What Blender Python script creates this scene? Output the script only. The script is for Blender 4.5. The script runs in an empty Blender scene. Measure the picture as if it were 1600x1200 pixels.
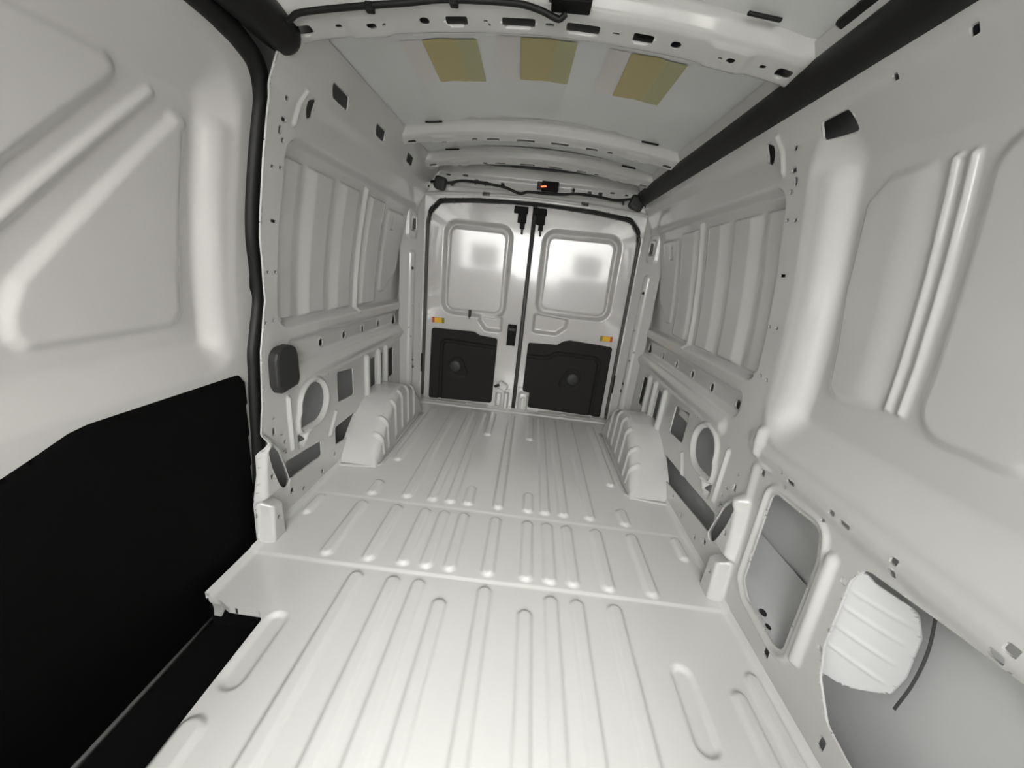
import bpy, bmesh, math, random
import numpy as np
from mathutils import Vector, Matrix

# ---------------------------------------------------------------- camera, world, exposure
scene = bpy.context.scene
COL = scene.collection
F_PX, YAW, PITCH, ROLL = 579.8, -0.0259, 0.2991, 0.1082
CAM = Vector((0.045, 0.0, 1.119))
def cam_axes():
    cy, sy, cp, sp = math.cos(YAW), math.sin(YAW), math.cos(PITCH), math.sin(PITCH)
    f = Vector((sy*cp, cy*cp, -sp)); rt = Vector((cy, -sy, 0)); up = rt.cross(f)
    r = rt*math.cos(ROLL) + up*math.sin(ROLL); u = -rt*math.sin(ROLL) + up*math.cos(ROLL)
    return r, u, f
cr, cu, cf = cam_axes()
cd = bpy.data.cameras.new('camera'); cam = bpy.data.objects.new('camera', cd); COL.objects.link(cam)
cam.matrix_world = Matrix(((cr.x, cu.x, -cf.x, CAM.x), (cr.y, cu.y, -cf.y, CAM.y), (cr.z, cu.z, -cf.z, CAM.z), (0, 0, 0, 1)))
cd.sensor_fit = 'HORIZONTAL'; cd.sensor_width = 36; cd.lens = 36*F_PX/1600; cd.clip_start = 0.02
scene.camera = cam

SKY = 43.0
world = bpy.data.worlds.new('World'); scene.world = world; world.use_nodes = True
wb = world.node_tree.nodes['Background']
wb.inputs[0].default_value = (1.0, 0.985, 0.96, 1)
wn, wl = world.node_tree.nodes, world.node_tree.links
_g = wn.new('ShaderNodeTexCoord'); _sx = wn.new('ShaderNodeSeparateXYZ'); _mr = wn.new('ShaderNodeMapRange')     # overcast sky, three times brighter overhead than at the horizon
_mr.inputs['From Min'].default_value = 0; _mr.inputs['From Max'].default_value = 1; _mr.inputs['To Min'].default_value = SKY/3; _mr.inputs['To Max'].default_value = SKY
wl.new(_g.outputs['Generated'], _sx.inputs[0]); wl.new(_sx.outputs['Z'], _mr.inputs['Value']); wl.new(_mr.outputs['Result'], wb.inputs[1])

vs = scene.view_settings
vs.view_transform = 'Standard'; vs.look = 'None'; vs.exposure = 0.0; vs.gamma = 1.0; vs.use_curve_mapping = False
scene.cycles.max_bounces = 16; scene.cycles.diffuse_bounces = 9; scene.cycles.glossy_bounces = 6
scene.cycles.sample_clamp_indirect = 12

def portal(name, loc, rot, sx, sy):                 # window opening through which the daylight is sampled
    l = bpy.data.lights.new(name, 'AREA'); l.shape = 'RECTANGLE'; l.size = sx; l.size_y = sy
    o = bpy.data.objects.new(name, l); COL.objects.link(o); o.location = loc; o.rotation_euler = rot
    l.cycles.is_portal = True
    return o
portal('windshield_daylight', (0, -1.26, 1.345), (math.radians(90-37.5), 0, 0), 1.60, 1.29)
portal('side_window_daylight', (-0.955, -1.05, 1.24), (0, math.radians(-90), 0), 0.50, 0.60)
portal('side_window_daylight', (0.955, -1.05, 1.24), (0, math.radians(90), 0), 0.50, 0.60)

# ---------------------------------------------------------------- materials
def mat(name, col, rough=0.4, coat=0.0, metal=0.0, bump=0.0, bscale=300, var=0.0, emit=None, spec=0.5, trans=0):
    m = bpy.data.materials.new(name); m.use_nodes = True
    nt = m.node_tree; b = nt.nodes['Principled BSDF']
    b.inputs['Base Color'].default_value = (*col, 1); b.inputs['Roughness'].default_value = rough
    b.inputs['Metallic'].default_value = metal; b.inputs['Specular IOR Level'].default_value = spec
    b.inputs['Coat Weight'].default_value = coat; b.inputs['Coat Roughness'].default_value = 0.08
    if emit:
        b.inputs['Emission Color'].default_value = (*emit[0], 1); b.inputs['Emission Strength'].default_value = emit[1]
    tc = nt.nodes.new('ShaderNodeTexCoord')
    if var:
        n = nt.nodes.new('ShaderNodeTexNoise'); n.inputs['Scale'].default_value = 4; n.inputs['Detail'].default_value = 5
        nt.links.new(tc.outputs['Object'], n.inputs['Vector'])
        mx = nt.nodes.new('ShaderNodeMix'); mx.data_type = 'RGBA'
        mx.inputs[6].default_value = (*[c*(1-var) for c in col], 1); mx.inputs[7].default_value = (*[min(1, c*(1+var)) for c in col], 1)
        nt.links.new(n.outputs['Fac'], mx.inputs[0]); nt.links.new(mx.outputs[2], b.inputs['Base Color'])
    if bump:
        n = nt.nodes.new('ShaderNodeTexNoise'); n.inputs['Scale'].default_value = bscale; n.inputs['Detail'].default_value = 2
        nt.links.new(tc.outputs['Object'], n.inputs['Vector'])
        bp = nt.nodes.new('ShaderNodeBump'); bp.inputs['Strength'].default_value = bump; bp.inputs['Distance'].default_value = 0.002
        nt.links.new(n.outputs['Fac'], bp.inputs['Height']); nt.links.new(bp.outputs['Normal'], b.inputs['Normal'])
    return m
M = {}
M['paint'] = mat('white_body_paint', (0.52, 0.52, 0.508), 0.33, coat=0.9, bump=0.03, bscale=60, var=0.015)
M['floor'] = mat('lit_floor_paint', (0.63, 0.63, 0.615), 0.30, coat=0.8, bump=0.03, bscale=40, var=0.02)  # same paint as the body, lightened to carry the brighter light on the floor
M['roof'] = mat('thin_roof_paint', (0.68, 0.69, 0.685), 0.45, coat=0.4, bump=0.08, bscale=25, var=0.06)
M['door'] = mat('white_door_paint', (0.52, 0.51, 0.498), 0.26, coat=1.0, bump=0.03, bscale=30, var=0.01)
M['skin'] = mat('outer_skin_paint', (0.60, 0.61, 0.615), 0.45, coat=0.3, var=0.05)
M['black'] = mat('black_plastic', (0.004, 0.004, 0.004), 0.6, bump=0.15, bscale=500, spec=0.15)
M['panel'] = mat('charcoal_trim_board', (0.013, 0.0125, 0.012), 0.7, bump=0.3, bscale=700, spec=0.25)
M['trim'] = mat('sliding_door_board', (0.0022, 0.0022, 0.0022), 0.85, bump=0.3, bscale=700, spec=0.08)
M['rubber'] = mat('black_rubber', (0.007, 0.007, 0.007), 0.5, spec=0.3)
M['seal_grey'] = mat('grey_rubber', (0.06, 0.058, 0.055), 0.5)
M['cap'] = mat('dark_grey_cap', (0.024, 0.024, 0.023), 0.55)
M['strip'] = mat('grey_sill_strip', (0.16, 0.16, 0.155), 0.4)
M['steel'] = mat('grey_steel', (0.35, 0.35, 0.35), 0.35, metal=0.6)
M['amber'] = mat('amber_reflector', (0.75, 0.42, 0.03), 0.25)
M['red'] = mat('red_lens', (0.45, 0.05, 0.03), 0.3)
M['green'] = mat('olive_lens', (0.20, 0.22, 0.06), 0.3)
M['led'] = mat('red_led', (0.8, 0.1, 0.05), 0.3, emit=((1.0, 0.08, 0.03), 6))
M['pad'] = mat('olive_yellow_pad', (0.46, 0.40, 0.20), 0.6, var=0.06)
M['padg'] = mat('olive_green_pad', (0.42, 0.42, 0.24), 0.6, var=0.06)
M['pink'] = mat('pale_pink', (0.67, 0.635, 0.62), 0.5, var=0.03)
M['seat'] = mat('dark_seat_fabric', (0.03, 0.03, 0.032), 0.85)
M['dash'] = mat('grey_dashboard', (0.05, 0.05, 0.052), 0.6)
M['headliner'] = mat('cab_headliner', (0.55, 0.54, 0.52), 0.9)
M['ground'] = mat('outside_asphalt', (0.22, 0.22, 0.21), 0.9)

# ---------------------------------------------------------------- helpers
def tag(o, label=None, cat=None, group=None, kind=None):
    if label: o['label'] = label
    if cat: o['category'] = cat
    if group: o['group'] = group
    if kind: o['kind'] = kind
    return o
def empty(name, loc=(0, 0, 0)):
    o = bpy.data.objects.new(name, None); COL.objects.link(o); o.location = loc; o.empty_display_size = 0.05
    return o
def link(name, me, material, parent=None):
    o = bpy.data.objects.new(name, me); COL.objects.link(o)
    if material is not None: me.materials.append(M[material] if isinstance(material, str) else material)
    if parent is not None:
        o.parent = parent
        o.matrix_parent_inverse = Matrix.Translation(-Vector(parent.location))
    return o
def mesh_np(name, verts, faces, material, parent=None, smooth=True):
    me = bpy.data.meshes.new(name)
    me.from_pydata([tuple(v) for v in verts], [], [tuple(f) for f in faces])
    me.update()
    if smooth: me.shade_smooth()
    return link(name, me, material, parent)

def rise(sd, w):
    t = np.clip(-sd/w, 0, 1); return t*t*(3-2*t)
def ramp(sd, w, e=0.22):
    t = np.clip(-sd/w, 0, 1); k = 1/(1-e)                     # straight slope with short rounded ends
    a = k*t*t/(2*e); b = k*(t-e/2); c = 1-k*(1-t)**2/(2*e)
    return np.where(t < e, a, np.where(t > 1-e, c, b))
def rr(u, v, u0, u1, v0, v1, r):
    cu_, cv_ = (u0+u1)/2, (v0+v1)/2; hu, hv = (u1-u0)/2-r, (v1-v0)/2-r
    du, dv = np.abs(u-cu_)-hu, np.abs(v-cv_)-hv
    return np.hypot(np.maximum(du, 0), np.maximum(dv, 0)) + np.minimum(np.maximum(du, dv), 0) - r
def cap(u, v, a, b, r):
    ax, ay = a; bx, by = b; dx, dy = bx-ax, by-ay
    t = np.clip(((u-ax)*dx+(v-ay)*dy)/(dx*dx+dy*dy+1e-12), 0, 1)
    return np.hypot(u-ax-t*dx, v-ay-t*dy) - r
def circ(u, v, c, r): return np.hypot(u-c[0], v-c[1]) - r
def poly(u, v, pts, r=0.0):
    pts = np.array(pts, float)
    if r:
        # shrink the polygon by r about its edges, then round it back out
        area = 0.5*np.sum(pts[:, 0]*np.roll(pts[:, 1], -1)-np.roll(pts[:, 0], -1)*pts[:, 1]); s = 1 if area > 0 else -1
        n = len(pts); out = []
        for i in range(n):
            p0, p1, p2 = pts[i-1], pts[i], pts[(i+1) % n]
            d1 = (p1-p0)/np.linalg.norm(p1-p0); d2 = (p2-p1)/np.linalg.norm(p2-p1)
            n1 = s*np.array((-d1[1], d1[0])); n2 = s*np.array((-d2[1], d2[0]))
            k = max(0.25, 1+n1@n2); out.append(p1 + r*(n1+n2)/k)
        pts = np.array(out)
    d = np.full(np.shape(u), 1e9); inside = np.zeros(np.shape(u), bool)
    for i in range(len(pts)):
        a, b = pts[i-1], pts[i]
        e = b-a; t = np.clip(((u-a[0])*e[0]+(v-a[1])*e[1])/(e@e+1e-12), 0, 1)
        d = np.minimum(d, np.hypot(u-a[0]-t*e[0], v-a[1]-t*e[1]))
        c = (a[1] > v) != (b[1] > v)
        with np.errstate(divide='ignore', invalid='ignore'):
            xi = a[0] + (v-a[1])/(b[1]-a[1]+1e-30)*e[0]
        inside ^= c & (u < xi)
    return np.where(inside, -d, d) - r

def sheet(name, u0, u1, v0, v1, step, fn, material, parent=None, holes=None, lip=0.0, back=(0, 0, -1), flip=False):
    """pressed sheet: a grid over (u, v) mapped by fn(u, v) -> x, y, z; holes(u, v) is negative inside every cut-out"""
    nu, nv = max(2, int(round((u1-u0)/step))+1), max(2, int(round((v1-v0)/step))+1)
    U, V = np.meshgrid(np.linspace(u0, u1, nu), np.linspace(v0, v1, nv), indexing='ij')
    U, V = U.ravel(), V.ravel()
    h = min((u1-u0)/(nu-1), (v1-v0)/(nv-1))
    s = np.ones_like(U)
    if holes is not None:
        s = holes(U, V)
        near = np.abs(s) < 0.62*h
        for _ in range(3):
            un, vn = U[near], V[near]; e = h*0.05
            s0 = holes(un, vn); gx = (holes(un+e, vn)-holes(un-e, vn))/(2*e); gy = (holes(un, vn+e)-holes(un, vn-e))/(2*e)
            g2 = np.maximum(gx*gx+gy*gy, 0.25)
            U[near] = np.clip(un-s0*gx/g2, u0, u1); V[near] = np.clip(vn-s0*gy/g2, v0, v1)
        s = np.where(near, 0.0, s)
    x, y, z = fn(U, V)
    P = np.stack([np.broadcast_to(np.asarray(a, float), U.shape) for a in (x, y, z)], 1)
    idx = np.arange(nu*nv).reshape(nu, nv)
    q = np.stack([idx[:-1, :-1], idx[1:, :-1], idx[1:, 1:], idx[:-1, 1:]], -1).reshape(-1, 4)
    neg = (s[q] < 0).sum(1)
    quads = q[neg == 0]
    if holes is not None and len(quads):
        zero = (s[quads] == 0).sum(1)
        chk = zero >= 3
        cs = holes(U[quads].mean(1), V[quads].mean(1))
        quads = quads[~(chk & (cs < 0))]
    tris = []
    one = q[neg == 1]
    for k in range(4):
        sel = one[s[one[:, k]] < 0]
        tris.append(np.stack([sel[:, (k+1) % 4], sel[:, (k+2) % 4], sel[:, (k+3) % 4]], 1))
    tris = np.concatenate(tris) if tris else np.zeros((0, 3), int)
    if holes is not None and len(tris):
        cs = holes(U[tris].mean(1), V[tris].mean(1)); tris = tris[cs > -1e-6]
    if flip: quads = quads[:, ::-1]; tris = tris[:, ::-1]
    verts = P
    if holes is not None and lip > 0:
        ed = np.concatenate([quads[:, [0, 1]], quads[:, [1, 2]], quads[:, [2, 3]], quads[:, [3, 0]], tris[:, [0, 1]], tris[:, [1, 2]], tris[:, [2, 0]]])
        ss = np.sort(ed, 1); _, inv, cnt = np.unique(ss[:, 0].astype(np.int64)*(nu*nv)+ss[:, 1], return_inverse=True, return_counts=True)
        b = ed[cnt[inv.ravel()] == 1]
        ui, vi = b//nv, b % nv
        edge = ((ui == 0).all(1) | (ui == nu-1).all(1) | (vi == 0).all(1) | (vi == nv-1).all(1))
        b = b[~edge]
        if len(b):
            bv, bi = np.unique(b, return_inverse=True); bi = bi.reshape(b.shape)
            n0 = len(verts); A = verts[bv]; B = A+np.array(back)*lip
            verts = np.concatenate([verts, A, B])
            lipq = np.stack([bi[:, 1]+n0, bi[:, 0]+n0, bi[:, 0]+n0+len(bv), bi[:, 1]+n0+len(bv)], 1)
            quads = np.concatenate([quads, lipq])
    used = np.zeros(len(verts), bool); used[quads.ravel()] = True; used[tris.ravel()] = True
    remap = np.cumsum(used)-1; verts = verts[used]; quads = remap[quads]; tris = remap[tris]
    me = bpy.data.meshes.new(name)
    nl = len(quads)*4+len(tris)*3
    me.vertices.add(len(verts)); me.vertices.foreach_set('co', verts.astype(np.float32).ravel())
    me.loops.add(nl); me.loops.foreach_set('vertex_index', np.concatenate([quads.ravel(), tris.ravel()]).astype(np.int32))
    me.polygons.add(len(quads)+len(tris))
    st = np.concatenate([np.arange(len(quads))*4, len(quads)*4+np.arange(len(tris))*3]).astype(np.int32)
    me.polygons.foreach_set('loop_start', st)
    me.update(calc_edges=True); me.validate(); me.shade_smooth()
    return link(name, me, material, parent)

def catmull(pts, n=8):
    p = [Vector(a) for a in pts]; p = [p[0]*2-p[1]]+p+[p[-1]*2-p[-2]]; out = []
    for i in range(1, len(p)-2):
        for k in range(n):
            t = k/n; a, b, c, d = p[i-1], p[i], p[i+1], p[i+2]
            out.append(0.5*((2*b)+(c-a)*t+(2*a-5*b+4*c-d)*t*t+(3*b-a-3*c+d)*t*t*t))
    out.append(p[-2]); return out
def sweep(name, path, profile, up, material, parent=None, caps=True, radii=None):
    """profile: list of (side, up) offsets carried along the path"""
    vs_, fs = [], []; n = len(profile)
    up = Vector(up)
    for i, p in enumerate(path):
        d = (path[min(i+1, len(path)-1)]-path[max(i-1, 0)]).normalized()
        s = d.cross(up).normalized(); u_ = s.cross(d).normalized(); k = radii[i] if radii else 1
        for a, b in profile: vs_.append(p+s*a*k+u_*b*k)
    for i in range(len(path)-1):
        for j in range(n):
            a, b = i*n+j, i*n+(j+1) % n; fs.append((a, b, b+n, a+n))
    if caps: fs.append(tuple(range(n))[::-1]); fs.append(tuple(range((len(path)-1)*n, len(path)*n)))
    return mesh_np(name, vs_, fs, material, parent)
def ring(r, n=12, ry=None): return [(math.cos(2*math.pi*i/n)*r, math.sin(2*math.pi*i/n)*(ry or r)) for i in range(n)]
def tube(name, pts, r, material, parent=None, n=10, sub=8, up=(0.13, 0.21, 1)):
    return sweep(name, catmull(pts, sub), ring(r, n), up, material, parent)
def box(name, c, size, material, parent=None, bevel=0.004, rot=None, taper=None, seg=2):
    bm = bmesh.new(); bmesh.ops.create_cube(bm, size=1)
    for v in bm.verts:
        if taper and v.co.z > 0: v.co.x *= taper; v.co.y *= taper
        v.co = Vector((v.co.x*size[0], v.co.y*size[1], v.co.z*size[2]))
    if bevel: bmesh.ops.bevel(bm, geom=bm.edges[:], offset=bevel, segments=seg, affect='EDGES', profile=0.5)
    if rot is not None: bmesh.ops.rotate(bm, verts=bm.verts, matrix=rot)
    bmesh.ops.translate(bm, verts=bm.verts, vec=Vector(c))
    me = bpy.data.meshes.new(name); bm.to_mesh(me); bm.free()
    for p in me.polygons: p.use_smooth = False
    return link(name, me, material, parent)
def prism(name, pts, thick, mapfn, material, parent=None, bevel=0.003):
    """flat outline (a, b) extruded by thick; mapfn(a, b, c) -> point"""
    bm = bmesh.new(); vsx = [bm.verts.new((a, b, 0)) for a, b in pts]; f = bm.faces.new(vsx)
    r = bmesh.ops.extrude_face_region(bm, geom=[f])
    bmesh.ops.translate(bm, verts=[v for v in r['geom'] if isinstance(v, bmesh.types.BMVert)], vec=(0, 0, thick))
    bmesh.ops.recalc_face_normals(bm, faces=bm.faces[:])
    if bevel: bmesh.ops.bevel(bm, geom=bm.edges[:], offset=bevel, segments=2, affect='EDGES', profile=0.5)
    for v in bm.verts: v.co = Vector(mapfn(*v.co))
    bmesh.ops.recalc_face_normals(bm, faces=bm.faces[:])
    me = bpy.data.meshes.new(name); bm.to_mesh(me); bm.free()
    return link(name, me, material, parent)

# side profile of the body: half width of the inner sheet at each height
_zz = np.linspace(-.4, 1.9, 1151)
_xx = np.interp(_zz, [-.3, 0, .1, .6, .85, 1.0, 1.2, 1.4, 1.5, 1.58, 1.66, 1.74, 1.8], [.895, .895, .895, .90, .90, .89, .865, .83, .805, .78, .745, .70, .66])
_k = np.exp(-.5*(np.arange(-40, 41)/14.)**2); _k /= _k.sum()
_xs = np.convolve(np.pad(_xx, 40, 'edge'), _k, 'valid')
def XW(z): return np.interp(z, _zz, _xs)
def roof_z(x): return 1.815-0.075*(x/0.73)**2
Y_FRONT, Y_REAR = -0.35, 2.915

# ================================================================ FLOOR
def floor_h(x, y):
    h = np.zeros_like(x)
    def rib(cx_, y0, y1, hw=0.029, ht=0.013, w=0.013):
        nonlocal h
        h = h + ht*rise(cap(x, y, (cx_, y0+hw), (cx_, y1-hw), hw), w)
    for s in (-1, 1):
        for c in (.469, .334, .240): rib(s*c, -.6, 1.075)
        rib(s*.148, -.6, 1.005)
        for c in (.148, .239, .328, .463, .628): rib(s*c, 1.12, 1.475)
        for c in (.231, .321, .450): rib(s*c, 1.53, 2.76)
        rib(s*.148, 1.53, 1.70); rib(s*.148, 2.33, 2.76)
        rib(s*.620, 1.52, 1.655); rib(s*.615, 1.86, 2.72)
        rib(s*.832, 1.335, 1.485, 0.024)
        rib(s*.632, 0.645, 0.885, 0.036, -0.012, 0.014)
    rib(0, -.6, 1.08); rib(0, 1.12, 1.475); rib(0, 1.53, 2.76)
    rib(-.640, -.6, .59, .034); rib(.780, -.6, .825, .026, .012); rib(.850, -.6, .885, .026, .012)
    h = h + 0.005*rise(1.098+0.004*np.sin(x*3)-y, 0.007) + 0.0025*rise(1.497-y, 0.006)
    h = h + 0.010*rise(2.805-y, 0.012) + 0.004*rise(2.845-y, 0.006)
    h = h + 0.05*rise(0.865-np.abs(x), 0.05)**2                       # cove up to the side walls
    return h
def floor_cut(x, y):
    well = poly(x, y, [(-1.2, -1), (-.674, -1), (-.674, .845), (-.70, .875), (-.80, .872), (-.85, .895), (-1.2, .90)], 0.012)
    sill = np.full(np.shape(x), 1.0)
    for (a, b, w_) in ((-.62, 2.868, .018), (-.37, 2.868, .026), (-.16, 2.862, .055), (.045, 2.866, .012), (.16, 2.868, .045), (.42, 2.868, .022), (.66, 2.868, .020)):
        sill = np.minimum(sill, rr(x, y, a-w_, a+w_, b-.009, b+.009, .006))
    for (a, b) in ((-.64, 2.70), (-.30, 2.72), (.30, 2.73), (.62, 2.71)): sill = np.minimum(sill, circ(x, y, (a, b), .009))
    return np.minimum(well, sill)
floor = sheet('floor', -.895, .895, Y_FRONT, 2.905, 0.006, lambda x, y: (x, y, floor_h(x, y)), 'floor', holes=floor_cut, lip=0.022)
tag(floor, 'glossy white ribbed metal cargo floor with raised pressed beads', 'floor', kind='structure')
mesh_np('underbody', [(-1.03, -.35, -.25), (1.03, -.35, -.25), (1.03, 3.03, -.25), (-1.03, 3.03, -.25)], [(0, 1, 2, 3)], 'skin', floor, False)
# white edge of the floor that drops into the step well
sheet('floor_flange', -.888, -.676, 0, 1, .006, lambda x, t: (x, np.interp(x, [-.90, -.85, -.80, -.70, -.676], [.896, .893, .876, .874, .862])+.002+.012*np.sin(t*2.2),
      -.003-t*(.040+.045*rise(x+.835, .03)+.012*rise(.70+x, .02)*0)), 'paint', floor)
sheet('well_side', -.4, .865, -.15, -.002, .02, lambda y, z: (-.676-.0*z, y, z), 'black', floor)

def arch_top(y):      # wheel arch side profile
    return np.interp(y, [1.76, 1.79, 1.84, 1.90, 1.97, 2.04, 2.14, 2.25, 2.36, 2.46, 2.55, 2.62, 2.66, 2.67], [-.01, .045, .105, .165, .225, .265, .300, .312, .305, .27, .20, .10, .0, -.01])
def wheel_arch(side, name):
    # a lofted box: u runs front to rear over the top, v across the arch and down its inner side
    ys = np.linspace(1.76, 2.67, 150); kk = np.exp(-.5*(np.arange(-8, 9)/3.)**2); kk /= kk.sum()
    zt = np.convolve(np.pad(arch_top(ys), 8, 'edge'), kk, 'valid')
    nv = 96; verts = []; faces = []
    for i, (y, zt_) in enumerate(zip(ys, zt)):
        zt_ = max(zt_, -.008); rad = min(.055, max(zt_, .004)*.8)
        prof = [(.91, zt_)]
        xi = .690 + .035*max(0, min(1, (zt_)/.31))*0.6
        # top, rounded corner, inner side
        L1 = .91-(xi+rad); Lc = rad*math.pi/2; L2 = max(zt_-rad, .001)+.01; tot = L1+Lc+L2
        for j in range(nv):
            d = tot*j/(nv-1)
            if d < L1: x, z, nx, nz = .91-d, zt_, 0, 1
            elif d < L1+Lc:
                a = (d-L1)/rad; x, z, nx, nz = xi+rad-math.sin(a)*rad, zt_-rad+math.cos(a)*rad, -math.sin(a), math.cos(a)
            else: x, z, nx, nz = xi-.010*(d-L1-Lc)/L2, zt_-rad-(d-L1-Lc), -1, 0
            b = 0.0
            # short beads over the front shoulder and upright ribs on the inner face
            if x < .80:
                for yc in (1.885, 1.965):
                    s_ = abs(y-yc)/.012
                    if s_ < 1 and z > .03: b = max(b, .009*(1-s_*s_)**2*max(0, min(1, (.77-x)/.02)))
            if nx < -.5 or x < .74:
                for yc in (2.10, 2.22, 2.34, 2.46):
                    s_ = abs(y-yc)/.018
                    if s_ < 1 and z > .03: b = max(b, .010*(1-s_*s_)**2*min(1, (z-.03)/.03))
            verts.append((side*(x+nx*b), y, z+nz*b))
    for i in range(len(ys)-1):
        for j in range(nv-1):
            a = i*nv+j; f = (a, a+1, a+1+nv, a+nv); faces.append(f if side > 0 else f[::-1])
    o = mesh_np(name, verts, faces, 'paint', floor)
    # welded foot flange round the arch
    path = [Vector((side*.905, 1.752, .012)), Vector((side*.80, 1.765, .010)), Vector((side*.70, 1.79, .010)), Vector((side*.678, 1.86, .008)), Vector((side*.678, 2.2, .008)), Vector((side*.678, 2.6, .008))]
    sweep('arch_flange', catmull(path, 6), [(-.012, -.006), (.012, -.006), (.012, .004), (-.012, .004)], (0, 0, 1), 'paint', o)
    return o
wheel_arch(-1, 'wheel_arch'); wheel_arch(1, 'wheel_arch')

# ================================================================ SIDE WALLS
PANELS = [(1.374, 1.390, 1.462, 1.532), (1.540, 1.605, 1.702, 1.776), (1.784, 1.850, 1.950, 2.022), (2.090, 2.135, 2.278, 2.355)]
def smin(a, b, k):
    h = np.clip(.5+.5*(b-a)/k, 0, 1); return b+(a-b)*h-k*h*(1-h)
def oval(y, z): return smin(circ(y, z, (1.562, .440), .094), rr(y, z, 1.450, 1.53, .350, .41, .015), .02)
def rear_bay(y, z):
    r = -.038*rise(rr(y, z, 1.365, 2.80, .80, 1.475, .07), .03)
    for a0, a1, b0, b1 in PANELS:
        side_ = np.minimum(ramp(a0-y, a1-a0, .2), ramp(y-b1, b1-b0, .15))
        r = r + .020*np.minimum(side_, rise(np.maximum(.832-z, z-1.412), .012))
    r = r + .013*rise(poly(y, z, [(2.375, .885), (2.46, .885), (2.665, 1.02), (2.665, 1.395), (2.375, 1.395)], .03), .022)
    r = r + .018*rise(cap(y, z, (2.062, .815), (2.062, 1.425), .022), .020)
    r = r - .012*rise(rr(y, z, 2.445, 2.50, 1.27, 1.355, .008), .012)
    r = r + .012*rise(1.555+.02*np.cos(y*9)*0-z, .05)                   # cant rail stands a little proud
    r = r + .010*rise(cap(y, z, (1.385, 1.50), (1.395, 1.60), .010), .010)
    # shelf band with the row of round holes, belt bulge below it
    r = r - .026*rise(rr(y, z, 1.40, 2.78, .635, .765, .05), .035)
    for c in (1.46, 1.69, 1.915, 2.14, 2.37): r = r + .003*rise(circ(y, z, (c, .693), .030), .008)
    r = r + .018*rise(rr(y, z, 1.44, 2.80, .535, .635, .045), .045)
    # ring round the big hole, beads
    r = r + .015*rise(np.abs(oval(y, z)-.016)-.015, .013)
    r = r + .012*rise(cap(y, z, (1.385, .29), (1.385, .52), .013), .011)
    r = r + .012*rise(cap(y, z, (1.68, .22), (1.745, .32), .012), .010)
    r = r + .012*rise(cap(y, z, (1.47, .285), (1.50, .325), .012), .010)
    r = r - .02*rise(rr(y, z, 1.425, 1.475, .26, .34, .02), .012)
    for c in (2.125, 2.30, 2.42): r = r + .02*rise(cap(y, z, (c, .28), (c, .52), .030), .022)
    # foot of the pillar: boxed bracket standing on the floor
    r = r + .055*rise(poly(y, z, [(1.13, -.1), (1.245, -.1), (1.235, .165), (1.15, .185)], .015), .022)
    r = r + .038*rise(poly(y, z, [(1.135, .17), (1.25, .165), (1.30, .125), (1.335, .17), (1.285, .37), (1.225, .44), (1.17, .44), (1.145, .3)], .025), .032)
    r = r + .010*rise(cap(y, z, (1.195, .40), (1.21, .54), .03), .03)
    return r
def bay_holes(y, z, left):
    s = np.full(np.shape(y), 1.0)
    for c in (1.46, 1.69, 1.915, 2.14, 2.37): s = np.minimum(s, rr(y, z, c-.017, c+.017, .675, .711, .012))
    s = np.minimum(s, oval(y, z))
    s = np.minimum(s, poly(y, z, [(1.78, .36), (1.955, .345), (1.955, .50), (1.78, .525)], .012))
    s = np.minimum(s, circ(y, z, (1.45, .30), .022))
    for a, b in ((2.165, 2.26), (2.345, 2.385), (2.46, 2.57)): s = np.minimum(s, rr(y, z, a, b, .30, .50, .012))
    if left:
        s = np.minimum(s, poly(y, z, [(1.335, .165), (1.60, .145), (1.60, .225), (1.335, .255)], .012))
        s = np.minimum(s, poly(y, z, [(1.735, .135), (1.96, .11), (1.96, .235), (1.735, .235)], .012))
    else:
        s = np.minimum(s, poly(y, z, [(1.345, .155), (1.93, .09), (1.94, .215), (1.345, .250)], .012))
    s = np.minimum(s, poly(y, z, [(1.238, .205), (1.275, .170), (1.300, .195), (1.255, .340), (1.218, .395), (1.192, .395), (1.205, .30)], .010))
    # cant rail windows and slits
    for a, b in ((1.525, 1.635), (1.90, 1.995), (2.325, 2.425)): s = np.minimum(s, poly(y, z, [(a-.03, 1.675), (b-.015, 1.672), (b+.01, 1.632), (a+.005, 1.634)], .008))
    s = np.minimum(s, poly(y, z, [(1.418, 1.585), (1.452, 1.60), (1.470, 1.55), (1.440, 1.535)], .008))
    s = np.minimum(s, poly(y, z, [(2.63, .70), (2.68, .715), (2.68, .66), (2.60, .655)], .008))
    # small square and slotted location holes of the pillar flange
    for (a, b, p, q) in ((1.335, 1.497, .012, .006), (1.325, 1.465, .007, .012), (1.345, 1.44, .007, .007), (1.31, 1.355, .008, .005), (1.35, 1.36, .008, .005), (1.335, 1.19, .015, .005), (1.315, 1.02, .008, .005), (1.355, 1.02, .008, .005), (1.34, .845, .007, .006), (1.30, .84, .007, .006), (1.33, 1.555, .009, .006),
                         (1.29, .47, .008, .005), (1.285, .415, .010, .014), (1.33, .385, .010, .005), (1.345, .345, .009, .007), (1.335, .31, .010, .005), (1.345, .30, .007, .010), (1.19, .10, .008, .008), (1.20, .27, .008, .010), (1.36, .10, .012, .012), (1.60, .055, .010, .011), (1.44, .06, .010, .008), (1.72, .09, .008, .010), (1.66, .36, .010, .007), (1.70, .54, .008, .007)):
        s = np.minimum(s, rr(y, z, a-p, a+p, b-q, b+q, .003))
    return s
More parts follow.
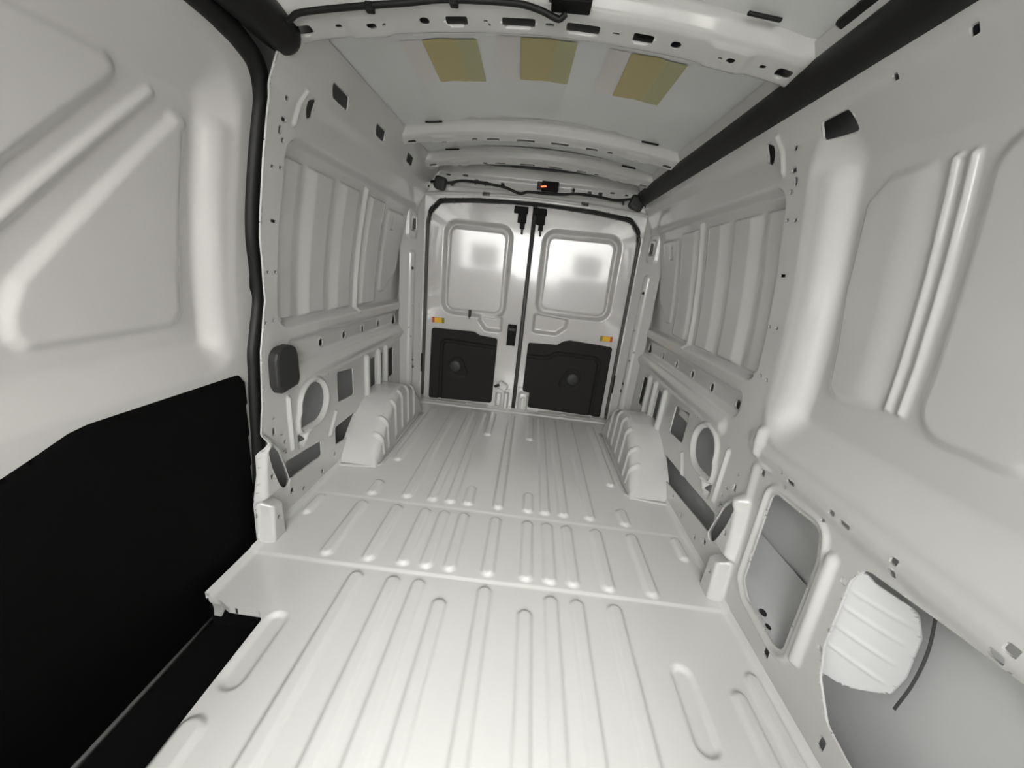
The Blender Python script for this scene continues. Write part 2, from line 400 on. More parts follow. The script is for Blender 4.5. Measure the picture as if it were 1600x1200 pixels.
def right_relief(y, z):
    r = rear_bay(y, z)
    r = r - .068*ramp(rr(y, z, -2.0, 1.278, .640, 1.60, .15), .125)              # front bay
    r = r + .014*rise(.905-y, .12)*ramp(poly(y, z, [(1.12, .88), (1.15, 1.16), (1.135, 1.385), (1.07, 1.44), (.955, 1.45), (.925, 1.39), (.918, .955), (.945, .865), (1.08, .845)], .045),.026, .15)
    r = r + .014*ramp(rr(y, z, .60, .860, .842, 1.465, .085),.026, .15)
    r = r + .014*ramp(rr(y, z, .18, .52, .842, 1.465, .085),.026, .15)
    for c in (.922, .888): r = r + .012*rise(cap(y, z, (c, .885), (c, 1.43), .014), .013)
    r = r + .018*rise(cap(y, z, (1.212, .74), (1.205, 1.44), .062), .062)          # rounded crown of the pillar
    # belt edge and post between the two openings
    r = r + .012*rise(rr(y, z, -1, 1.24, .555, .645, .04), .04)
    r = r + .016*rise(cap(y, z, (.815, .16), (.835, .49), .022), .020)
    r = r + .010*rise(np.abs(poly(y, z, [(1.10, .52), (.90, .532), (.872, .45), (.858, .13), (.90, .118), (1.05, .135), (1.09, .17)], .03)-.022)-.014, .013)
    r = r + .012*rise(circ(y, z, (1.265, .63), .045), .05) + .02*rise(cap(y, z, (1.225, .60), (1.235, .67), .03), .03)
    return r
def right_holes(y, z):
    s = bay_holes(y, z, False)
    s = np.minimum(s, poly(y, z, [(1.10, .52), (.90, .532), (.872, .45), (.858, .13), (.90, .118), (1.05, .135), (1.09, .17)], .03))
    s = np.minimum(s, poly(y, z, [(.775, .48), (.755, .535), (.45, .578), (-.15, .585), (-.15, .09), (.50, .09), (.68, .125), (.74, .20), (.765, .28)], .03))
    s = np.minimum(s, poly(y, z, [(1.215, 1.583), (1.125, 1.585), (1.132, 1.543), (1.222, 1.543)], .008))
    for (a, b, p, q) in ((1.172, .545, .011, .011), (1.035, .592, .016, .006), (.876, .600, .010, .007), (.832, .597, .016, .006), (.702, .604, .009, .008), (.70, .575, .009, .008), (.499, .612, .010, .009), (.51, .585, .012, .009), (.904, .072, .012, .016), (.671, .070, .010, .018), (.788, .465, .008, .009), (.770, .264, .007, .008), (1.08, .60, .006, .005), (1.06, .56, .006, .005), (.90, .56, .006, .005), (.995, 1.594, .007, .006), (.845, 1.60, .008, .008)):
        s = np.minimum(s, rr(y, z, a-p, a+p, b-q, b+q, .003))
    return s
wall_r = sheet('wall_right', Y_FRONT, 2.86, -.01, 1.745, .005, lambda y, z: (XW(z)-right_relief(y, z), y, z), 'paint', holes=right_holes, lip=.006, back=(1, 0, 0), flip=True)
tag(wall_r, 'white pressed metal side wall without door, with large openings and ribbed blank windows', 'wall', kind='structure')
sheet('outer_skin', Y_FRONT, 3.02, -.25, 1.80, .08, lambda y, z: (np.minimum(XW(z)+.135, 1.03), y, z), 'skin', wall_r, flip=True)
# corrugated reinforcement seen through the long lower opening
def corr(y, z):
    t = np.clip((.785-y)/.125, 0, 1)
    x = .903 + .085*t**1.25
    for c in (.285, .345, .405, .455): x = x - .004*rise(np.abs(z-c)-.008, .007)*rise(y-.778, .02)*rise(.672-y, .02)
    return x
sheet('pillar_reinforcement', .655, .795, .17, .55, .004, lambda y, z: (corr(y, z), y, z), 'skin', wall_r,
      holes=lambda y, z: -poly(y, z, [(.795, .17), (.795, .54), (.745, .505), (.685, .497), (.668, .44), (.662, .33), (.668, .265), (.72, .205), (.75, .20)], .025), lip=.004, back=(1, 0, 0), flip=True)
tube('skin_seam', [(.992, .655, .24), (.992, .650, .33), (.992, .655, .42), (.992, .672, .50)], .003, 'seal_grey', wall_r)
# inner sill beam low in the cavity
sheet('sill_beam', .80, 1.32, 0, 1, .02, lambda y, t: (.915+.105*t, y, .10+.16*t-.05*np.sin(t*3.1)), 'skin', wall_r,
      holes=lambda y, t: np.minimum(circ(y, t*.19, (1.02, .05), .016), circ(y, t*.19, (.97, .03), .012)))
box('cavity_bracket', (.955, 1.90, .47), (.06, .14, .05), 'paint', wall_r, .01)

def belt_channel(side, parent):                      # unseen closed channel, added to keep the row of holes dark
    sheet('belt_channel', 1.38, 2.79, 0, 1, .05, lambda y, t: (side*(XW(.69)+np.interp(t, [0, .25, .75, 1], [.0, .085, .085, .0])), y, np.interp(t, [0, .25, .75, 1], [.80, .775, .615, .60])), 'skin', parent, flip=side > 0)
belt_channel(1, wall_r)
def left_relief(y, z):
    r = rear_bay(y, z)
    return r
def jamb_edge(z): return np.interp(z, [0, .2, .37, .45, .53, .67, .74, .81, .92, 1.04, 1.13, 1.27, 1.43, 1.53, 1.6], [1.135, 1.14, 1.165, 1.21, 1.236, 1.25, 1.257, 1.276, 1.297, 1.286, 1.27, 1.267, 1.263, 1.255, 1.229])
wall_l = sheet('wall_left', 1.09, 2.86, -.01, 1.745, .005, lambda y, z: (-(XW(z)-left_relief(y, z)), y, z), 'paint', holes=lambda y, z: np.minimum(bay_holes(y, z, True), y-jamb_edge(z)-.004), lip=.006, back=(-1, 0, 0))
tag(wall_l, 'white pressed metal side wall behind the sliding door, with ribbed blank windows', 'wall', kind='structure')
sheet('outer_skin', 1.15, 3.02, -.25, 1.80, .08, lambda y, z: (-np.minimum(XW(z)+.135, 1.03), y, z), 'skin', wall_l)
belt_channel(-1, wall_l)
box('cavity_bracket', (-.955, 1.50, .41), (.05, .05, .18), 'skin', wall_l, .01)

# ================================================================ SLIDING DOOR (left)
def door_relief(y, z):
    r = -.055*ramp(rr(y, z, -2.0, 1.228, .690, 1.575, .13), .115)
    r = r + .014*ramp(poly(y, z, [(1.10, 1.425), (1.062, 1.42), (.70, 1.00), (.672, .93), (.668, .875), (.70, .842), (1.04, .845), (1.075, .89)], .03),.026, .15)
    r = r + .014*ramp(poly(y, z, [(.945, 1.455), (.90, 1.478), (.30, 1.49), (.20, 1.40), (.20, .842), (.40, .842), (.915, 1.405)], .035),.026, .15)
    r = r + .009*rise(cap(y, z, (1.00, 1.43), (.45, .83), .020), .020)
    r = r + .016*rise(cap(y, z, (1.168, .79), (1.162, 1.40), .052), .052)          # rounded upright of the door frame
    r = r + .010*rise(cap(y, z, (.638, .93), (.638, .86), .018), .016)
    return r
XD = 0.045
def door_out(y, z):
    return -poly(y, z, [(-.35, -.16), (1.215, -.16), (1.285, .70), (1.315, .875), (1.285, .96), (1.285, 1.52), (1.25, 1.60), (1.17, 1.635), (-.35, 1.64)], .05)
door1 = sheet('door_1', -.35, 1.33, -.16, 1.65, .006, lambda y, z: (-(XW(z)+XD-door_relief(y, z)), y, z), 'door', holes=door_out, lip=.05, back=(-1, 0, 0))
tag(door1, 'closed white sliding side door with triangular pressed panel and black lower board', 'door', kind='structure')
sheet('outer_skin', -.36, 1.36, -.25, 1.80, .08, lambda y, z: (-np.minimum(XW(z)+.15, 1.04), y, z), 'skin', door1)
trim_pts = [(1.222, .63), (1.20, .667), (1.15, .668), (.74, .674), (.70, .668), (.64, .645), (.54, .61), (.42, .60), (-.2, .60), (-.2, -.145), (1.17, -.145)]
sheet('trim_board', -.25, 1.26, -.16, .70, .008, lambda y, z: (-(XW(z)+XD-.010*rise(poly(y, z, trim_pts, .02), .006)), y, z), 'trim', door1,
      holes=lambda y, z: -poly(y, z, trim_pts, .02), lip=.012, back=(-1, 0, 0))
sweep('bottom_strip', [Vector((-.932, -.3, -.146)), Vector((-.932, .4, -.146)), Vector((-.932, .97, -.146))], [(-.010, -.005), (.010, -.005), (.006, .007), (-.006, .007)], (0, 0, 1), 'strip', door1)
seal_path = catmull([Vector((-(float(XW(z))+XD-.004), y, z)) for y, z in [(.2, 1.652), (.7, 1.650), (1.029, 1.640), (1.104, 1.634), (1.163, 1.625), (1.232, 1.600), (1.275, 1.535), (1.285, 1.435), (1.285, 1.269), (1.29, 1.131), (1.307, 1.037), (1.320, .916), (1.294, .80), (1.275, .733), (1.268, .661), (1.253, .515), (1.242, .359), (1.212, .1), (1.186, -.069), (1.18, -.14)]], 8)
seal1 = sweep('trim_door_seal', seal_path, [(-.026, -.012), (-.020, -.02), (.020, -.02), (.026, -.012), (.026, .010), (.014, .022), (-.014, .022), (-.026, .010)], (1, 0, .0), 'rubber')
seal1.name = 'trim_1'
tag(seal1, 'black rubber weather seal running round the sliding door opening', 'seal', kind='structure')

# black step in the door well
step = empty('step_tread', (-.80, .4, -.15))
sheet('tread', -.945, -.672, -.35, .955, .01, lambda x, y: (x, y, -.152+.003*np.sin(x*260)*0), 'black', step)
sheet('riser', -.915, -.672, -.152, -.03, .02, lambda x, z: (x, .925+0*x, z), 'black', step)
tag(step, 'black plastic step tread sunk in the sliding door well', 'step')

# ================================================================ ROOF
def roof_fn(x, y):
    z = roof_z(x)
    for c in (-.52, -.35, -.17, 0.0, .17, .35, .52): z = z + .002*rise(np.abs(x-c)-.045, .04)
    return x, y, z - .03*rise(.69-np.abs(x), .04)
ceiling = sheet('ceiling', -.745, .745, -.76, 2.90, .015, roof_fn, 'roof', flip=True)
tag(ceiling, 'grey-white arched sheet metal roof with faint lengthwise swages', 'ceiling', kind='structure')
_prof = [(-1.07, 1.40), (-1.07, 1.62), (-.86, 1.82), (-.6, 1.90), (.6, 1.90), (.86, 1.82), (1.07, 1.62), (1.07, 1.40)]  # side skirts added to keep daylight out of the wall cavities
mesh_np('outer_skin', [(x, y, z) for y in (-.76, 3.06) for x, z in _prof], [(k, k+1, k+9, k+8) for k in range(7)], 'skin', ceiling, False)

def roof_bow(yc, wide, holes, zoff=0.0, name='roof_bow'):
    P_ = [(-wide-.045, .068), (-wide-.014, .063), (-wide-.002, .052), (-wide+.010, .024), (-wide+.026, .014), (wide-.030, 0), (wide-.018, .004), (wide, .040), (wide+.02, .062), (wide+.045, .068)]
    d = np.array(P_); L = np.concatenate([[0], np.cumsum(np.hypot(*np.diff(d, axis=0).T))])
    def fn(x, t):
        yy = np.interp(t, L, d[:, 0]); zz = np.interp(t, L, d[:, 1])
        end = rise(.655-np.abs(x), .09)                                  # the ends splay out and meet the cant rail
        wav = .006*rise(np.abs(np.abs(x)-.50)-.07, .03)
        base = 1.752-.062*(x/.73)**2+zoff
        return x, yc+yy*(1+.25*end)+.02*np.abs(x)/.73, base+zz*(1-.12*end)-wav*(zz < .0135)
    tm = (L[4]+L[5])/2
    def hf(x, t):
        s = np.full(np.shape(x), 1.0)
        for (c, hw, hh, off, r_) in holes: s = np.minimum(s, rr(x, t, c-hw, c+hw, tm+off-hh, tm+off+hh, r_))
        return s
    return sheet(name, -.74, .74, 0, float(L[-1]), .006, fn, 'paint', ceiling, holes=hf, lip=.003, back=(0, 0, 1), flip=True)
H1 = [(-.245, .030, .014, .0, .004), (-.075, .045, .014, 0, .004), (.10, .045, .014, 0, .004), (.265, .028, .014, 0, .004),
      (-.335, .014, .012, 0, .011), (.355, .014, .012, 0, .011), (-.485, .014, .009, 0, .008), (.51, .012, .009, 0, .008), (.60, .009, .007, 0, .006), (.66, .022, .014, 0, .008), (-.68, .022, .014, 0, .008), (-.58, .009, .006, 0, .005), (-.45, .005, .004, 0, .003), (-.165, .006, .004, 0, .003), (-.155, .004, .004, .012, .003), (.01, .012, .004, 0, .003), (.19, .010, .004, 0, .003), (.48, .006, .004, 0, .003)]
roof_bow(1.245, .062, H1, -.004)
H2 = [(-.245, .032, .009, .012, .004), (-.075, .045, .009, .012, .004), (.10, .045, .009, .012, .004), (.265, .030, .009, .012, .004), (-.34, .014, .008, .012, .008), (.36, .014, .008, .012, .008), (.50, .010, .007, .02, .005), (-.50, .012, .006, .02, .005), (.66, .022, .010, .008, .008), (-.67, .022, .010, .008, .008)]
roof_bow(2.17, .050, H2, -.006); roof_bow(2.60, .050, H2, -.010)
for (yc, s) in ((1.245, -1), (1.245, 1), (2.17, -1), (2.17, 1), (2.60, -1), (2.60, 1)):      # short dark blocks between bow flange and roof skin
    box('dark_block', (s*.53, yc-.078-(.01 if yc < 2 else 0), float(roof_z(.53))-.010), (.085, .010, .008), 'rubber', ceiling, .003, Matrix.Rotation(s*.10, 3, 'Y'))

# olive adhesive pads on the roof skin
def roof_pad(x0, x1, y0, y1, skew, label):
    e = empty('roof_pad', ((x0+x1)/2, (y0+y1)/2, float(roof_z((x0+x1)/2))))
    def mk(nm, a, b, m, t, ya=y0, yb=y1):
        return sheet(nm, a, b, ya, yb, .012, lambda x, y: (x+skew*(y-y0), y, roof_fn(x+skew*(y-y0), y)[2]-t), m, e, flip=True,
                     holes=lambda x, y: -rr(x, y, a+.002, b-.002, ya+.002, yb-.002, .004), lip=t, back=(0, 0, 1))
    mid = x0+(x1-x0)*.62
    mk('yellow_sheet', x0, mid+.004, 'pad', .003); mk('green_sheet', mid, x1, 'padg', .0035)
    mk('pink_strip', x0-.075, x0-.004, 'pink', .002)  # flat pale pink strip alongside the pad
    tag(e, label, 'pad', 'olive pads stuck to the roof'); return e
roof_pad(-.405, -.222, 1.445, 1.725, -.01, 'olive yellow damping pad on the roof, nearest the sliding door')
roof_pad(-.085, .100, 1.425, 1.70, -.04, 'olive yellow damping pad on the roof, the middle one of three')
roof_pad(.268, .452, 1.435, 1.735, -.01, 'olive yellow damping pad on the roof, nearest the long black tube')

# ================================================================ REAR FRAME
def hdr_relief(x, z):
    r = .012*rise(np.abs(z-1.605+.03*(x/.7)**2)-.012, .010)
    r = r - .015*rise(rr(x, z, -.70, .70, 1.625, 1.715, .03), .02)
    return r
def hdr_holes(x, z):
    s = -(z-(1.572-.055*(x/.7)**2))*0+1.0
    s = np.full(np.shape(x), 1.0)
    for (a, b, p, q) in ((-.352, 1.600, .026, .014), (.342, 1.600, .026, .014), (-.60, 1.645, .012, .016), (.60, 1.635, .012, .016), (-.43, 1.672, .014, .018), (-.36, 1.668, .012, .016), (-.245, 1.668, .014, .018), (.25, 1.678, .012, .018), (.365, 1.668, .014, .018), (.44, 1.668, .014, .020), (-.51, 1.705, .020, .005), (-.63, 1.70, .016, .005), (.52, 1.69, .016, .005), (.62, 1.685, .012, .005)):
        s = np.minimum(s, rr(x, z, a-p, a+p, b-q, b+q, .004))
    opening = poly(x, z, [(-.775, -.3), (.775, -.3), (.775, 1.38), (.755, 1.47), (.68, 1.545), (.4, 1.572), (0, 1.582), (-.4, 1.572), (-.68, 1.545), (-.755, 1.47), (-.775, 1.38)], .02)
    return np.minimum(s, opening)
wall_b = sheet('wall_back', -.83, .83, -.01, 1.78, .006, lambda x, z: (x, 2.868-hdr_relief(x, z)+.0*x, z), 'paint', holes=hdr_holes, lip=.06, back=(0, 1, 0))
tag(wall_b, 'white metal frame round the rear doors with slotted header', 'wall', kind='structure')
def d_pillar(side):
    def rel(t, z): return .012*rise(cap(t, z, (.10, .0), (.10, 1.15), .030), .022) + .02*rise(rr(t, z, .04, .14, 1.24, 1.46, .04), .03) - .03*rise(rr(t, z, .075, .125, 1.30, 1.41, .02), .012)
    def hol(t, z):
        s = rr(t, z, .085, .115, 1.31, 1.40, .008)
        for (a, b, r_) in ((.10, 1.05, .011), (.12, .36, .011), (.125, .30, .011), (.10, .15, .009), (.10, .55, .006), (.08, .62, .006), (.11, .78, .006)): s = np.minimum(s, circ(t, z, (a, b), r_))
        return s
    def fn(t, z):
        r = rel(t, z); a = t/.20
        return side*(.905-.125*a-.5*r), 2.70+.175*a-r*.8, z
    return sheet('pillar', 0, .20, 0, 1.60, .005, fn, 'paint', wall_b, holes=hol, lip=.004, back=(0, 1, 0), flip=side < 0)
d_pillar(-1); d_pillar(1)
for s in (-1, 1):
    box('striker', (s*.838, 2.80, 1.352), (.022, .02, .07), 'seal_grey', wall_b, .004)
    box('strap_slot_shade', (s*.772, 2.862, .33), (.012, .012, .15), 'rubber', wall_b, .003)  # solid dark block standing in for the shade inside a slot

# ================================================================ REAR DOORS
DOOR_TOP = lambda x: 1.562-.052*(x/.7)**2
def rear_door(side, name, label):
    L = side < 0
    xi, xo = .016, .762
    outline = [(xi, .005), (xo, .005), (xo, 1.36), (xo-.02, 1.45), (xo-.085, 1.518), (.45, 1.542), (.2, 1.556), (xi, 1.560)]
    win = (.135, .655, .725, 1.425) if L else (.075, .665, .795, 1.43)
    def rel(x, z):
        a = side*x
        r = -.050*rise(rr(a, z, win[0], win[1], win[2], win[3], .10), .036)
        r = r + .012*rise(rr(a, z, win[0]+.045, win[1]-.045, win[2]+.045, win[3]-.05, .06), .014)
        r = r + rise(rr(a, z, win[0]+.03, win[1]-.03, win[2]+.03, win[3]-.03, .08), .02)*(.030*(a/.7)**2+.008*((z-1.07)/.35)**2-.004)
        if L: r = r - .045*rise(poly(a, z, [(.15, .625), (.29, .625), (.36, .70), (.35, .76), (.15, .76)], .03), .03)
        else: r = r - .045*rise(poly(a, z, [(.072, .655), (.27, .65), (.35, .715), (.36, .80), (.072, .82)], .03), .028)
        r = r - .012*rise(xi+.03-a, .012)*0
        r = r - .03*rise(a-.745, .02)*0
        return r
    d = sheet(name, -.77 if L else .01, -.01 if L else .77, 0, 1.57, .005, lambda x, z: (x, 2.915-rel(x, z), z), 'door',
              holes=lambda x, z: -poly(side*x, z, outline, .012), lip=.06, back=(0, 1, 0))
    tag(d, label, 'door', kind='structure')
    mesh_np('outer_skin', [(side*.0, 3.02, -.25), (side*1.04, 3.02, -.25), (side*1.04, 3.02, 1.85), (side*.0, 3.02, 1.92)], [(0, 1, 2, 3)], 'skin', d, False)
    # charcoal trim board with moulded border and teardrop boss
    if L:
        pts = [(.185, .043), (.712, .030), (.708, .612), (.375, .616), (.325, .592), (.182, .582)]; c = (.505, .322)
        ring_ = [(.62, -.1), (.62, .50), (.59, .525), (.05, .505), (.05, -.1)]
        tear = [(.375, .235), (.50, .225), (.565, .27), (.57, .35), (.52, .405), (.45, .405)]
    else:
        pts = [(.118, .043), (.722, .030), (.718, .615), (.385, .632), (.34, .62), (.29, .585), (.062, .578), (.060, .180), (.118, .170)]; c = (.450, .325)
        ring_ = [(.640, -.1), (.640, .48), (.60, .515), (.30, .522), (.22, .475), (-.05, .47), (-.05, -.1)]
        tear = [(.315, .235), (.45, .225), (.515, .27), (.52, .36), (.47, .415), (.40, .405)]
    def prel(x, z):
        a = side*x
        r = .022+0*a
        r = r - .014*rise(np.abs(poly(a, z, ring_, .03))-.018, .012)
        r = r - .007*rise(poly(a, z, tear, .045), .016) + .016*rise(circ(a, z, c, .058), .050)
        return r
    sheet('trim_board', -.76 if L else .03, -.15 if L else .76, 0, .66, .006, lambda x, z: (x, 2.912-prel(x, z), z), 'panel', d,
          holes=lambda x, z: -poly(side*x, z, pts, .018), lip=.024, back=(0, 1, 0))
    bm = bmesh.new(); bmesh.ops.create_uvsphere(bm, u_segments=24, v_segments=12, radius=1)
    for v in bm.verts: v.co = Vector((side*c[0]+v.co.x*.047, 2.884+v.co.z*.012, c[1]+v.co.y*.050))
    bme = bpy.data.meshes.new('round_boss'); bm.to_mesh(bme); bm.free(); bme.shade_smooth(); link('round_boss', bme, 'cap', d)
    rf = box('reflector', (side*.663, 2.909, .675), (.062, .012, .040), 'amber', d, .003)
    box('red_edge', (side*.663-.040, 2.909, .675), (.016, .011, .042), 'red' if L else 'green', rf, .002)
    box('olive_edge', (side*.663+.040, 2.909, .675), (.016, .011, .042), 'green' if L else 'red', rf, .002)
    # black top bolt: plate, stepped body and rod
    cx_ = -.098 if L else .036
    tb = box('top_bolt', (cx_, 2.895, 1.525), (.10, .035, .045), 'black', d, .005)
    box('bolt_body', (cx_+.012, 2.892, 1.475), (.062, .03, .07), 'black', tb, .005)
    box('bolt_neck', (cx_+.018, 2.893, 1.425), (.034, .022, .05), 'black', tb, .004)
    box('bolt_rod', (cx_+.020, 2.896, 1.39), (.016, .016, .05), 'cap', tb, .003)
    if L:
        lt = box('latch', (-.075, 2.893, .625), (.068, .035, .165), 'black', d, .006)
        box('latch_lever', (-.075, 2.873, .672), (.055, .012, .022), 'cap', lt, .003)
        box('lower_bracket', (-.105, 2.893, .20), (.085, .05, .06), 'paint', d, .014, Matrix.Rotation(.5, 3, 'Y'), seg=3)
        box('bracket_slot_shade', (-.150, 2.868, .205), (.045, .008, .022), 'rubber', d, .003, Matrix.Rotation(-.5, 3, 'Y'))  # dark block in place of the shade inside the bracket hole
        sheet('strike_plate', -.16, -.04, .01, .17, .006, lambda x, z: (x, 2.895-.025*rise(rr(x, z, -.155, -.10, .02, .15, .02), .014)-.03*rise(rr(x, z, -.09, -.045, .0, .16, .015), .012), z), 'paint', d)
        box('tube_clip', (-.42, 2.925, .745), (.022, .02, .07), 'cap', d, .004)
    else:
        sheet('strike_plate', .02, .125, .01, .20, .006, lambda x, z: (x, 2.898-.03*rise(rr(x, z, .03, .115, .0, .175, .03), .016)+.02*rise(rr(x, z, .05, .095, .0, .13, .02), .014), z), 'paint', d)
    return d
rear_door(-1, 'door_2', 'closed white rear door with black latch, blank window and charcoal board')
rear_door(1, 'door_3', 'closed white rear door beside the long black tube, with charcoal board')
gap = sweep('trim_2', [Vector((0, 2.905, .01)), Vector((0, 2.905, .8)), Vector((0, 2.905, 1.56))], [(-.015, -.010), (.015, -.010), (.015, .010), (-.015, .010)], (0, 1, 0), 'seal_grey')
tag(gap, 'dark grey rubber strip between the two rear doors', 'seal', kind='structure')
top_pts = [(-.768, .05), (-.768, .6), (-.768, 1.34), (-.755, 1.44), (-.69, 1.525), (-.45, 1.560), (-.2, 1.572), (0, 1.576), (.2, 1.572), (.45, 1.560), (.69, 1.525), (.755, 1.44), (.768, 1.34), (.768, .6), (.768, .05)]
rseal = sweep('trim_3', catmull([Vector((x, 2.898, z)) for x, z in top_pts], 6), [(-.010, -.012), (.010, -.012), (.010, .012), (-.010, .012)], (0, 1, 0), 'seal_grey')
tag(rseal, 'thin grey rubber seal round both rear doors', 'seal', kind='structure')
rtop = sweep('trim_4', catmull([Vector((x, 2.888, z+.002)) for x, z in top_pts[3:-3]], 6), [(-.011, -.011), (.011, -.011), (.011, .011), (-.011, .011)], (0, 1, 0), 'rubber')
tag(rtop, 'black rubber lip along the top edge of the rear doors', 'seal', kind='structure')

# ================================================================ LONG BLACK TUBES UNDER THE CANT RAILS
tr = empty('trim_5', (.74, 1.0, 1.69)); tag(tr, 'long round black tube running along the roof edge above the solid wall', 'tube', kind='structure')
def tube_path(y0, y1, side, n=24): return [Vector((side*(.742-.004*math.sin(3*y)), y, 1.688-.012*(y/2.9)**2)) for y in np.linspace(y0, y1, n)]
sweep('sleeve', tube_path(-.3, 2.885, 1), ring(.052, 24), (0, 0, 1), 'rubber', tr)
tl = empty('trim_6', (-.74, 1.0, 1.69)); tag(tl, 'short black tube with rounded end above the sliding door', 'tube', kind='structure')
pth = tube_path(-.3, 1.22, -1) + [Vector((-.742, 1.245+.05*math.sin(a), 1.686)) for a in np.linspace(.2, 1.5, 7)]
sweep('sleeve', pth, ring(.052, 24), (0, 0, 1), 'rubber', tl, radii=[1]*24+[math.cos(a)*.9+.1 for a in np.linspace(.2, 1.5, 7)])
mnt = box('mounting_clip', (.705, 1.06, 1.735), (.06, .12, .02), 'rubber', tr, .006, Matrix.Rotation(.5, 3, 'Y'))
for s in (1.62, 2.3): box('mounting_clip', (.772, s, 1.652), (.03, .05, .012), 'rubber', tr, .004)

# ================================================================ SMALL THINGS
def bow_pt(x, y=1.245, dz=0): return Vector((x, y, 1.760-.062*(x/.73)**2+dz))
wire = tube('wiring_cable', [(-.735, 1.23, 1.665), (-.70, 1.205, 1.687), (-.68, 1.20, 1.696), (-.653, 1.195, 1.707), (-.566, 1.195, 1.722), (-.445, 1.185, 1.733), (-.36, 1.185, 1.744), (-.259, 1.185, 1.758), (-.092, 1.185, 1.763), (-.024, 1.185, 1.755), (.02, 1.19, 1.744), (.036, 1.19, 1.742), (.05, 1.185, 1.752)], .0075, 'rubber')
tag(wire, 'thin black wiring cable along the nearest roof bow', 'cable')
for x, y, z in ((-.46, 1.187, 1.728), (-.24, 1.187, 1.756)): box('cable_clip', (x, y, z), (.022, .02, .02), 'rubber', wire, .003)
md = empty('lamp_module', (.06, 1.12, 1.77))
box('housing', (.052, 1.155, 1.790), (.100, .06, .045), 'cap', md, .006); box('base_plate', (.060, 1.17, 1.762), (.100, .05, .014), 'black', md, .004)
tag(md, 'dark grey plastic lamp module hung on the nearest roof bow', 'module')
hz = 2.850
rw = tube('wiring_cable', [(-.765, hz, 1.638), (-.70, hz-.02, 1.640), (-.62, hz-.015, 1.640), (-.53, hz-.01, 1.662), (-.42, hz-.012, 1.664), (-.31, hz-.012, 1.658), (-.22, hz-.012, 1.648), (-.12, hz-.006, 1.622), (-.07, hz-.002, 1.636), (-.02, hz+.004, 1.640), (.08, hz+.004, 1.640), (.18, hz+.002, 1.645), (.27, hz-.010, 1.655), (.40, hz-.012, 1.652), (.54, hz-.012, 1.640), (.64, hz-.015, 1.655), (.70, hz-.015, 1.662), (.74, hz-.015, 1.635), (.765, hz, 1.61)], .0085, 'rubber')
tag(rw, 'black wiring cable with two connectors strung across the rear door header', 'cable')
cn = box('connector', (-.672, 2.828, 1.632), (.085, .05, .085), 'cap', rw, .02, Matrix.Rotation(.2, 3, 'Y'), seg=3); box('connector_end', (-.765, 2.84, 1.638), (.025, .03, .07), 'black', cn, .005)
cn = box('connector', (.685, 2.828, 1.632), (.10, .05, .09), 'cap', rw, .02, Matrix.Rotation(.3, 3, 'Y'), seg=3); tube('connector_tail', [(.72, 2.82, 1.665), (.75, 2.82, 1.64), (.775, 2.825, 1.605)], .012, 'rubber', cn)
lm = empty('light_module', (.07, 2.84, 1.67))
box('housing', (.085, 2.812, 1.676), (.115, .05, .058), 'black', lm, .006); box('connector_plug', (.012, 2.818, 1.678), (.030, .035, .045), 'cap', lm, .004)
box('red_light', (.042, 2.785, 1.668), (.036, .008, .008), 'led', lm, .003, Matrix.Rotation(-.15, 3, 'Y'))
tag(lm, 'black light module with glowing red strip on the rear header', 'module')

cp = empty('pillar_cover', (-.89, 1.36, .65))
cpts = [(1.288, .60), (1.290, .70), (1.300, .728), (1.325, .745), (1.385, .748), (1.412, .735), (1.425, .70), (1.428, .60), (1.415, .575), (1.310, .565)]
prism('cover_plate', cpts, .045, lambda a, b, c: (-(float(XW(b))+.01)+c, a, b), 'cap', cp, .010)
tag(cp, 'dark grey rounded plastic cover on the pillar beside the sliding door', 'cover')

# ================================================================ CAB BEHIND THE CAMERA (seen in reflections, lets the daylight in)
cab = empty('wall_front', (0, -1.75, -.15)); tag(cab, 'driver cab shell with windscreen and side windows at the front', 'wall', kind='structure')
for s in (-1, 1):
    sheet('cab_side', -1.85, Y_FRONT, -.25, 1.82, .05, lambda y, z: (s*np.minimum(.96, XW(z)+.08), y, z), 'headliner', cab, flip=s > 0,
          holes=lambda y, z: rr(y, z, -1.35, -.75, 1.0, 1.48, .06))
    sheet('bay_light_block', 0, 1, -.25, 1.89, .05, lambda t, z: (s*(XW(z)-.02+.45*t), Y_FRONT+0*t, z), 'headliner', cab)  # unseen plate, widened to stop daylight entering the wall cavity
sheet('roof_light_block', -.76, .76, 0, 1, .05, lambda x, t: (x, Y_FRONT+.02+0*x, roof_z(x)+.002+t*(2.0-roof_z(x))), 'headliner', cab)  # unseen plate added to block daylight above the ceiling sheet
mesh_np('front_light_block', [(-1.2, -.755, 1.70), (1.2, -.755, 1.70), (1.2, -.755, 2.0), (-1.2, -.755, 2.0)], [(0, 1, 2, 3)], 'headliner', cab, False)  # added plate shutting daylight out of the roof cavity from the front
mesh_np('cab_floor', [(-1, -1.85, -.12), (1, -1.85, -.12), (1, Y_FRONT, -.12), (-1, Y_FRONT, -.12)], [(0, 1, 2, 3)], 'dash', cab, False)
mesh_np('bulkhead_lower', [(-1, -1.85, -.25), (1, -1.85, -.25), (1, -1.85, .92), (-1, -1.85, .92)], [(0, 1, 2, 3)], 'dash', cab, False)
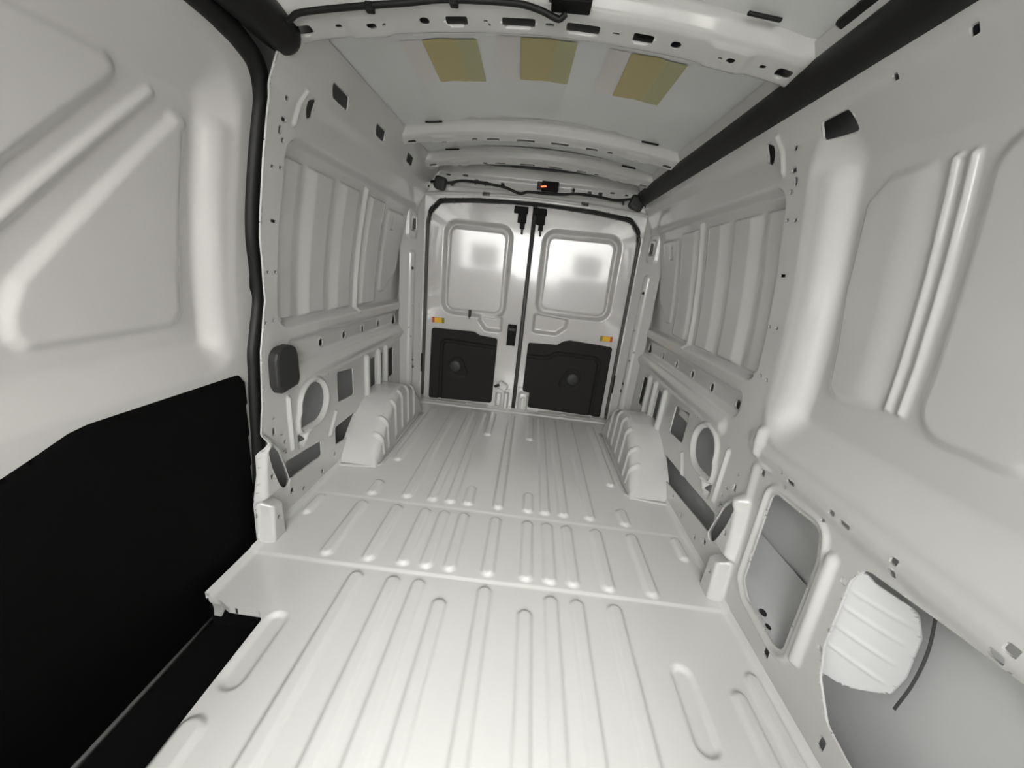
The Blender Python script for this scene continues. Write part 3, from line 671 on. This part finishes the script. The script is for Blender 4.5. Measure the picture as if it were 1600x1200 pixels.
mesh_np('windscreen_frame', [(-1, -1.77, .95), (-.80, -1.77, .95), (-.80, -.75, 1.74), (-1, -.75, 1.74), (1, -1.77, .95), (.80, -1.77, .95), (.80, -.75, 1.74), (1, -.75, 1.74)], [(0, 1, 2, 3), (4, 5, 6, 7)], 'dash', cab, False)
prism('dashboard', [(-1.85, .30), (-1.85, .95), (-1.55, .97), (-1.28, .90), (-1.22, .72), (-1.30, .45)], 1.9, lambda a, b, c: (c-.95, a, b), 'dash', cab, .02)
mesh_np('footwell', [(-1.02, -1.86, -.25), (1.02, -1.86, -.25), (1.02, Y_FRONT, -.25), (-1.02, Y_FRONT, -.25)], [(0, 1, 2, 3)], 'dash', cab, False)
def front_seat(x, label):
    e = empty('front_seat', (x, -.72, -.12))
    box('cushion', (x, -.78, .30), (.50, .52, .18), 'seat', e, .05, seg=3); box('pedestal', (x, -.76, .05), (.42, .42, .34), 'dash', e, .02)
    box('backrest', (x, -.50, .70), (.50, .14, .70), 'seat', e, .05, Matrix.Rotation(-.18, 3, 'X'), seg=3)
    box('headrest', (x, -.42, 1.17), (.27, .10, .20), 'seat', e, .04, seg=3)
    for s in (-.06, .06): tube('headrest_post', [(x+s, -.44, 1.0), (x+s, -.425, 1.1)], .007, 'steel', e, 8, 2)
    tag(e, label, 'seat', 'front seats reflected in the rear doors')
front_seat(-.50, 'dark fabric front seat reflected in the rear doors, on the sliding door side')
front_seat(.52, 'dark fabric front seat reflected in the rear doors, on the solid wall side')
gp = mesh_np('ground', [(-30, -40, -.75), (30, -40, -.75), (30, 30, -.75), (-30, 30, -.75)], [(0, 1, 2, 3)], 'ground', None, False)
tag(gp, 'grey asphalt outside the van', 'ground', kind='structure')

PART_LABELS = {'trim_board': 'black trim board on the lower door', 'reflector': 'small amber reflector', 'latch': 'black plastic door latch', 'top_bolt': 'black bolt at the top of the door',
               'wheel_arch': 'white boxed wheel arch with pressed ribs', 'roof_bow': 'white curved roof bow with slots', 'red_light': 'glowing red strip', 'connector': 'dark grey cable connector',
               'pillar_reinforcement': 'corrugated metal sheet inside the opening', 'pink_strip': 'pale pink strip beside the pad'}
for o in list(COL.objects):
    k = o.name.split('.')[0]
    if o.parent is not None and k in PART_LABELS: o['label'] = PART_LABELS[k]
